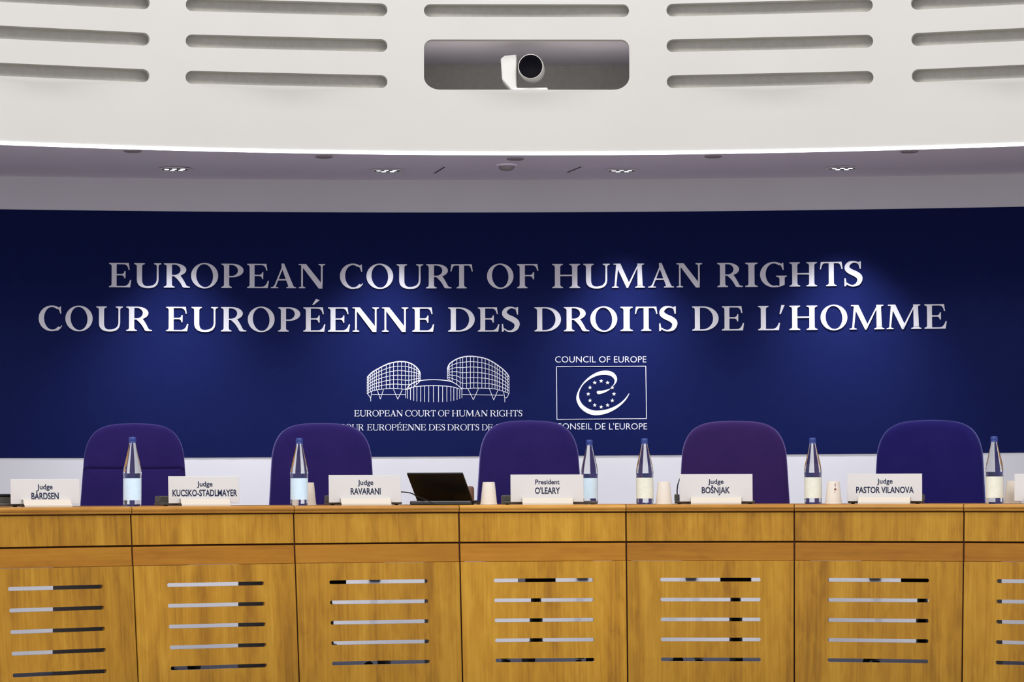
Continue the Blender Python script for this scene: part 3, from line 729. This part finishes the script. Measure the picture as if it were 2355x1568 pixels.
for (a, b, yt), r1_, r2_, (na, nb_), lab, _ in plates:
    p, rz = ondesk((a+b)/2, .075)
    s = xpx(p, rz*.75); hw = (b-a)/2/s
    root = thing('nameplate', lab, 'nameplate', p, rz*.75, 'nameplates along the bench')
    ze = EYE.z + 0
    # height of the card's top from the photo row
    d = ray((a+b)/2, yt); kk = (p-EYE).dot(Vector((0, 1, 0)))/d.y; zt = EYE.z+d.z*kk-.75
    tilt = .10; cm = lambda u, z, o=0: Vector((u, .012+z*tilt-o, z))
    mb = MB(); mb.plate([[(-hw, .0115), (hw, .0115), (hw, zt), (-hw, zt)]], cm, -.004, 0); card = mb.build('card', M['card'], root, bevel=.0008, seg=1)
    fw = hw*.69
    mb = MB(); mb.add([], []); mb.plate([[(-.030, 0), (.030, 0), (.030, .006), (.020, .012), (.012, .028), (.004, .030), (-.004, .030), (-.012, .028), (-.020, .012), (-.030, .006)]], lambda u, z, o=0: Vector((o, u+.006+z*tilt, z)), -fw, fw)
    mb.build('foot', M['foot'], root)
    if r2_:
        pc = (a+b)/2; c = 1
        mb = MB(); U = lambda x: (x-pc)/s/c
        mx = (na+nb_)/2
        h1 = {'President': (mx-28, mx+28)}.get(r1_, (mx-18, mx+18))
        put_sans(mb, r1_, U(h1[0]), U(h1[1]), zt-.041, .0195, cm, .0004, .022)
        put_sans(mb, r2_, U(na), U(nb_), zt-.081, .0255, cm, .0004, .025)
        mb.build('lettering', M['ink'], card)

# ------------------------------------------------------------------ conference consoles behind the plates
cons = [(-40, 40, -20, 30, .040, 'dark grey microphone console at the far left edge of the bench top', 50),
        (366, 470, 366, 388, .042, 'grey microphone console behind the hyphenated nameplate', 0), (752, 920, 752, 768, .042, 'grey microphone console behind the nameplate left of the laptop', 0),
        (1155, 1372, 1155, 1176, .040, 'grey microphone console behind the nameplate reading President', 0), (1552, 1736, 1551, 1562, .043, 'grey microphone console behind the nameplate in front of the plum chair', 1),
        (1952, 2122, 2108, 2124, .040, 'grey microphone console behind the nameplate in front of the indigo chair', 0)]
for a, b, c, d, hh, lab, mic in cons:
    p, rz = ondesk((a+b)/2, .20); s = xpx(p, rz*.75)
    root = thing('microphone_console', lab, 'microphone console', p, rz*.75, 'microphone consoles')
    U = lambda x: (x-(a+b)/2)/s
    mb = MB(); mb.box(U(a), U(b), -.05, .09, .003, .015); mb.build('base', M['console'], root, bevel=.003)
    for sx in (U(a)+.02, U(b)-.02):
        mb = MB(); mb.lathe([(.008, 0), (.009, .0045)], 12, Matrix.Translation((sx, -.03, 0))); mb.build('rubber_foot', M['black'], root)
    mb = MB(); mb.box(U(c), U(d), -.01, .08, .013, hh); mb.build('speaker_box', M['console'], root, bevel=.004)
    if mic == 1:
        mb = MB(); x = U(1557); mb.tube([(x, .03, hh-.004), (x, .03, .06), (x+.003, .032, .085), (x+.012, .036, .11)], .0028); st = mb.build('microphone_stem', M['black'], root)
    if mic == 50:
        mb = MB(); x = U(0); mb.box(x-.05, x+.05, -.012, .06, hh, hh+.012); mb.build('cover', M['black'], root, bevel=.003)

# ------------------------------------------------------------------ water bottles
def make_bottle(lab, lm):
    root = thing('water_bottle', lab, 'bottle', (0, 0, 0), 0, 'glass water bottles on the bench')
    mb = MB(); mb.lathe([(0, .004), (.026, .003), (.031, 0), (.0345, .002), (.0362, .008), (.0365, .012), (.0362, .020), (.0362, .126), (.0372, .132), (.0372, .140), (.0362, .143), (.0358, .150), (.0325, .168), (.0265, .195), (.0198, .224), (.0152, .244), (.0132, .254), (.0128, .262), (.0128, .272), (0, .272)], 48)
    mb.build('glass', M['glass'], root, smooth=50)
    mb = MB(); mb.lathe([(.0150, .2560), (.0150, .2605), (.0142, .262), (.0148, .263), (.0148, .277), (.0135, .2795), (0, .2798)], 32); mb.build('cap', M['cap'], root, smooth=True)
    mb = MB(); n = 40; vs = []; fs = []
    for i in range(n+1):
        t = PI*(-.93)+PI*1.86*i/n-PI/2
        for r, z in ((.0366, .025), (.0366, .113), (.0364, .113), (.0364, .025)): vs.append((r*math.cos(t), r*math.sin(t), z))
    for i in range(n):
        for q in range(4): fs.append((i*4+q, i*4+(q+1) % 4, i*4+4+(q+1) % 4, i*4+4+q))
    mb.add(vs, fs); mb.build('paper_label', lm, root, smooth=True)
    return root
bl = [(304, 1166, 'lab_blue', 'glass water bottle with pale blue label in front of the leftmost chair'), (688, 1161, 'lab_blue', 'glass water bottle with pale blue label in front of the second chair from the left'),
      (1356, 1157, 'lab_blue', 'glass water bottle touching the right side of the nameplate reading President'), (1483, 1157, 'lab_cream', 'glass water bottle with cream label standing against white wall left of the plum chair'),
      (1870, 1156, 'lab_cream', 'glass water bottle left of the cup with red print'), (2288, 1157, 'lab_cream', 'glass water bottle right of the indigo chair')]
bp = {}
for px, py, lm, lab in bl:
    if lm not in bp: root = bp[lm] = make_bottle(lab, M[lm])
    else: root = copy_tree(bp[lm]); root['label'] = lab
    p, rz = ondesk(px, .19 if px == 1356 else .06); root.location = p; root.rotation_euler = (0, 0, rz)
    if px == 1356: root.location = ondesk(px, .35)[0]

# ------------------------------------------------------------------ upturned paper cups
def make_cup(lab):
    root = thing('paper_cup', lab, 'cup', (0, 0, 0), 0, 'upturned paper cups on the bench')
    mb = MB(); mb.lathe([(.0335, .003), (.0350, .004), (.0256, .094), (.0248, .096), (.0228, .0955), (.0226, .090), (0, .089)], 40); mb.build('cup_wall', M['paper'], root, smooth=True)
    mb = MB(); mb.lathe([(.0335, 0), (.0362, .0006), (.0368, .003), (.0358, .0055), (.0340, .0055)], 40); mb.build('rim', M['paper'], root, smooth=True)
    return root
cl = [(1124, .05, 'cream upturned paper cup between the laptop and the middle chair nameplate'), (1527, .05, 'cream upturned paper cup right of the bottle and left of the plum chair'), (1917, .05, 'cream upturned paper cup with small red and dark print'),
      (2329, .19, 'cream upturned paper cup at the right picture edge, partly behind a nameplate'), (708, .20, 'cream paper cup mostly hidden behind the bottle at the second chair')]
proto = None
for px, dep, lab in cl:
    if proto is None: root = proto = make_cup(lab)
    else: root = copy_tree(proto); root['label'] = lab
    p, rz = ondesk(px, dep); root.location = p; root.rotation_euler = (0, 0, rz)
    if px == 1917:
        mb = MB(); cu = lambda u, z, o=0: Vector(((.0256+(.094-z)*.1044+o)*math.sin(u), -(.0256+(.094-z)*.1044+o)*math.cos(u), z))
        for u0, u1, z0, z1 in ((.30, .36, .075, .086), (.39, .44, .072, .088), (.22, .50, .058, .066), (.24, .33, .048, .052)):
            n = 6; vs = []
            for i in range(n+1): vs += [cu(u0+(u1-u0)*i/n, z0, .0004), cu(u0+(u1-u0)*i/n, z1, .0004)]
            mb.add(vs, [(2*i, 2*i+2, 2*i+3, 2*i+1) for i in range(n)])
        mb.build('print', mat('dark_red_print', (.16, .02, .03), .6), root)

# ------------------------------------------------------------------ laptop
p, rz = ondesk(1023, .20)
root = thing('laptop', 'open black laptop with its lid towards the hall, on the bench', 'laptop', p, math.radians(-12))
mb = MB(); mb.box(-.133, .133, 0, .19, .004, .018); bs = mb.build('base', M['lid'], root, bevel=.004)
mb = MB(); mb.box(-.10, .10, .02, .10, .0178, .0185); mb.build('keyboard', M['black'], bs)
for sx in (-.11, .11):
    mb = MB(); mb.lathe([(.008, 0), (.008, .005)], 12, Matrix.Translation((sx, .03, 0))); mb.build('rubber_foot', M['black'], bs)
lm_ = Matrix.Translation((0, .004, .018)) @ Matrix.Rotation(math.radians(-(90-38)), 4, 'X').inverted()
ll = .182; th = math.radians(39)
dv = Vector((0, -math.cos(th), math.sin(th))); nv = Vector((0, -math.sin(th), -math.cos(th)))
o0 = Vector((0, -.002, .020))
def lid(u, v, o): return o0+Vector((u, 0, 0))+dv*v+nv*o
mb = MB(); hw = .124
mb.hexa([lid(-hw, 0, .004), lid(hw, 0, .004), lid(hw, ll, .004), lid(-hw, ll, .004)], [lid(-hw, 0, -.004), lid(hw, 0, -.004), lid(hw, ll, -.004), lid(-hw, ll, -.004)])
mb.build('lid', M['lid'], root, bevel=.003)
mb = MB(); mb.tube([(-.10, 0, .018), (.10, 0, .018)], .007); mb.build('hinge', M['darkmetal'], root, smooth=True)
# docking tray the laptop stands against, and its cable
p2, _ = ondesk(1015, .10)
q0 = ondesk(925, .30, .805)[0]; q1 = ondesk(945, .22, .800)[0]; q2 = ondesk(960, .14, .786)[0]; q3 = ondesk(985, .06, .768)[0]; q4 = ondesk(1005, .045, .7535)[0]; q5 = ondesk(1060, .045, .7535)[0]
q00 = ondesk(916, .36, .80)[0]; q000 = ondesk(905, .42, .7535)[0]
mb = MB(); pts = catmull([tuple(v) for v in (q000, q00, q0, q1, q2, q3, q4, q5)], 6); c0 = Vector(q4)
mb.tube([Vector(v)-c0 for v in pts], .0026)
o = mb.build('cable', M['black'], smooth=True); o.location = c0; tag(o, 'black cable looping from the nameplate to the front of the laptop', 'cable')
p3, rz3 = ondesk(1012, .10)
mb = MB(); mb.box(-.135, .125, -.012, .03, .0, .0175); o = mb.build('power_adapter', M['darkmetal'], bevel=.005); o.location = ondesk(1016, .11)[0]; o.rotation_euler = (0, 0, -.02)
tag(o, 'long flat dark grey bar lying in front of the laptop', 'adapter')
p4, _ = ondesk(1080, .52)
mb = MB(); mb.lathe([(.018, 0), (.020, .004), (.020, .068), (.016, .078), (0, .080)], 24)
o = mb.build('brown_holder', M['brown'], smooth=True); o.location = p4; tag(o, 'small brown rounded holder peeking out behind the laptop lid', 'holder')

# ------------------------------------------------------------------ high-backed swivel chairs
def back_outline(h, hb, ht, n=40):            # half widths: bottom hb, widest shoulder ht; closed outline (x,z) from z=0 to h
    P = []
    rt = .150
    pts = [(hb, 0), (hb*.995, h*.2), (hb-(hb-ht)*.55, h*.45), (ht, h-.19), (ht*.975, h-.135), (ht*.91, h-.085), (ht*.79, h-.043), (ht*.60, h-.016), (ht*.36, h-.004), (0, h)]
    rgt = catmull(pts, 5)
    return rgt+[(-x, z) for x, z in rgt[-2::-1]]
def cushion(mb, loop, th, r, y0, bend, cz):
    """soft pad: outline loop in (x,z), thickness th, rounded edge radius r, front bulge"""
    cx = sum(p[0] for p in loop)/len(loop); cz_ = sum(p[1] for p in loop)/len(loop)
    N_ = len(loop); rings = []
    nrm = []
    for i in range(N_):
        a, b = loop[i-1], loop[(i+1) % N_]; dx, dz = b[0]-a[0], b[1]-a[1]; q = math.hypot(dx, dz) or 1
        nrm.append((-dz/q, dx/q))
    ar = sum(loop[i][0]*loop[(i+1) % N_][1]-loop[(i+1) % N_][0]*loop[i][1] for i in range(N_)); sgn = 1 if ar > 0 else -1
    prof = []
    for k in range(7):
        a = PI/2*k/6; prof.append((r*(1-math.cos(a)) if False else r*(1-math.sin(PI/2-a)) if False else r*(1-math.cos(a)), r*math.sin(a)))
    # side mid -> front
    for ins, dy in prof: rings.append([(p[0]+sgn*n_[0]*ins, p[1]+sgn*n_[1]*ins, -(th/2-r)-dy) for p, n_ in zip(loop, nrm)])
    for f in (.86, .6, .3): 
        base = rings[6]; rings.append([(cx+(x-cx)*f, cz_+(z-cz_)*f, y-.003*(1-f*f)) for x, z, y in base])
    back = []
    for ins, dy in prof: back.append([(p[0]+sgn*n_[0]*ins, p[1]+sgn*n_[1]*ins, (th/2-r)+dy) for p, n_ in zip(loop, nrm)])
    seq = [rings[i] for i in range(len(rings)-1, -1, -1)]+back
    vs = []; fs = []
    for rg_ in seq:
        for x, z, y in rg_: vs.append((x, y0+y+bend*((z-cz)**2)+.16*x*x*-1, z))
    for j in range(len(seq)-1):
        for i in range(N_): fs.append((j*N_+i, j*N_+(i+1) % N_, (j+1)*N_+(i+1) % N_, (j+1)*N_+i))
    c1 = len(vs); vs.append((cx, y0-th/2-.003+bend*(cz_-cz)**2, cz_)); c2 = len(vs); vs.append((cx, y0+th/2+bend*(cz_-cz)**2, cz_))
    for i in range(N_):
        fs.append((c1, (i+1) % N_, i)); L0 = (len(seq)-1)*N_; fs.append((c2, L0+i, L0+(i+1) % N_))
    mb.add(vs, fs)
def make_chair(lab, cloth, top, hb, ht, seam=None):
    root = thing('swivel_chair', lab, 'chair', (0, 0, 0), 0, 'high-backed swivel chairs behind the bench')
    zb = .53; h = top-zb
    lp = [(x, z+zb) for x, z in back_outline(h, hb, ht)]
    if seam is None:
        mb = MB(); cushion(mb, lp, .085, .034, .22, .10, .75); mb.build('backrest', M[cloth], root, smooth=60)
    else:
        up = [p for p in lp if p[1] > seam]; lo = [p for p in lp if p[1] < seam]
        xr = max(p[0] for p in up if abs(p[1]-seam) < .06)
        nn = [xr*(1-2*i/14) for i in range(15)]
        bow = lambda x: .006*(1-(x/xr)**2)
        U_ = [p for p in up]; U_ = U_+[(-x, seam-.010-bow(x)*.4) for x in nn]
        rt_ = [p for p in lo if p[0] > 0]; lf = [p for p in lo if p[0] < 0]
        L_ = rt_+[(x, seam+.010-bow(x)*.4) for x in nn]+lf
        mb = MB(); cushion(mb, U_, .085, .022, .214, .10, .75); mb.build('headrest', M[cloth], root, smooth=60)
        mb = MB(); cushion(mb, L_, .085, .022, .22, .10, .75); mb.build('backrest', M[cloth], root, smooth=60)
    st = [(.245*math.copysign(abs(math.cos(a))**.55, math.cos(a)), .235*math.copysign(abs(math.sin(a))**.55, math.sin(a))) for a in [2*PI*i/48 for i in range(48)]]
    mb = MB(); vs = []; fs = []
    for f, z in ((.90, .445), (.97, .452), (1, .475), (1, .515), (.96, .535), (.85, .542), (.4, .546)):
        vs += [(x*f, y*f-.06, z) for x, y in st]
    for j in range(6):
        for i in range(48): fs.append((j*48+i, j*48+(i+1) % 48, (j+1)*48+(i+1) % 48, (j+1)*48+i))
    fs += [tuple(range(47, -1, -1)), tuple(range(288, 336))]
    mb.add(vs, fs); mb.build('seat', M[cloth], root, smooth=50)
    mb = MB(); mb.box(-.03, .03, .10, .275, .425, .445); mb.box(-.03, .03, .255, .275, .43, .70); mb.build('back_bracket', M['darkmetal'], root, bevel=.004)
    mb = MB(); mb.box(-.07, .07, -.15, .11, .34, .445); mb.build('tilt_mechanism', M['black'], root, bevel=.01)
    mb = MB(); mb.lathe([(.036, .10), (.036, .12), (.030, .125), (.030, .30), (.024, .30), (.024, .345)], 24); mb.build('gas_column', M['black'], root, smooth=True)
    mb = MB(); mb.lathe([(.045, .075), (.045, .118), (.03, .122)], 24)
    for k in range(5):
        a = 2*PI*k/5+.3; R_ = Matrix.Rotation(a, 4, 'Z')
        mb.hexa([R_ @ Vector(v) for v in ((.03, -.024, .078), (.30, -.014, .056), (.30, .014, .056), (.03, .024, .078))], [R_ @ Vector(v) for v in ((.03, -.02, .115), (.30, -.012, .078), (.30, .012, .078), (.03, .02, .115))])
    base = mb.build('star_base', M['black'], root)
    for k in range(5):
        a = 2*PI*k/5+.3; mb = MB(); mb.lathe([(.010, -.022), (.026, -.020), (.027, 0), (.026, .020), (.010, .022)], 16, Matrix.Translation((.285*math.cos(a), .285*math.sin(a), .027)) @ Matrix.Rotation(a+.6, 4, 'Z') @ R90)
        mb.build('caster', M['black'], base, smooth=True)
    return root
chairs = [(309, 973, 12.75, 'velvet', .250, .229, .235, 'purple high-backed chair with a horizontal headrest seam, leftmost of the row', 1075, .20),
          (742, 972, 12.95, 'velvet', .250, .233, .236, 'purple high-backed chair behind the second bottle from the left', None, .25),
          (1219, 966, 13.12, 'velvet', .255, .233, .236, 'purple high-backed chair at the middle, behind the nameplate reading President', None, .20),
          (1688, 967, 13.18, 'velvet_plum', .263, .245, .24, 'plum tinted high-backed chair right of the middle', None, 0),
          (2134, 965, 13.06, 'velvet_blue', .259, .245, .24, 'indigo blue high-backed chair, rightmost of the row', None, -.26)]
for px, py, Y, cloth, hb, ht, _, lab, sm, rz in chairs:
    d = ray(px, py); kk = Y/d.y; P = EYE+d*kk
    zs = None
    if sm:
        d2 = ray(px, sm); zs = EYE.z+d2.z*(Y/d2.y)
    r = make_chair(lab, cloth, P.z, hb, ht, zs)
    r.location = (P.x+.18*math.sin(rz), Y-.18*math.cos(rz), 0); r.rotation_euler = (0, 0, rz)
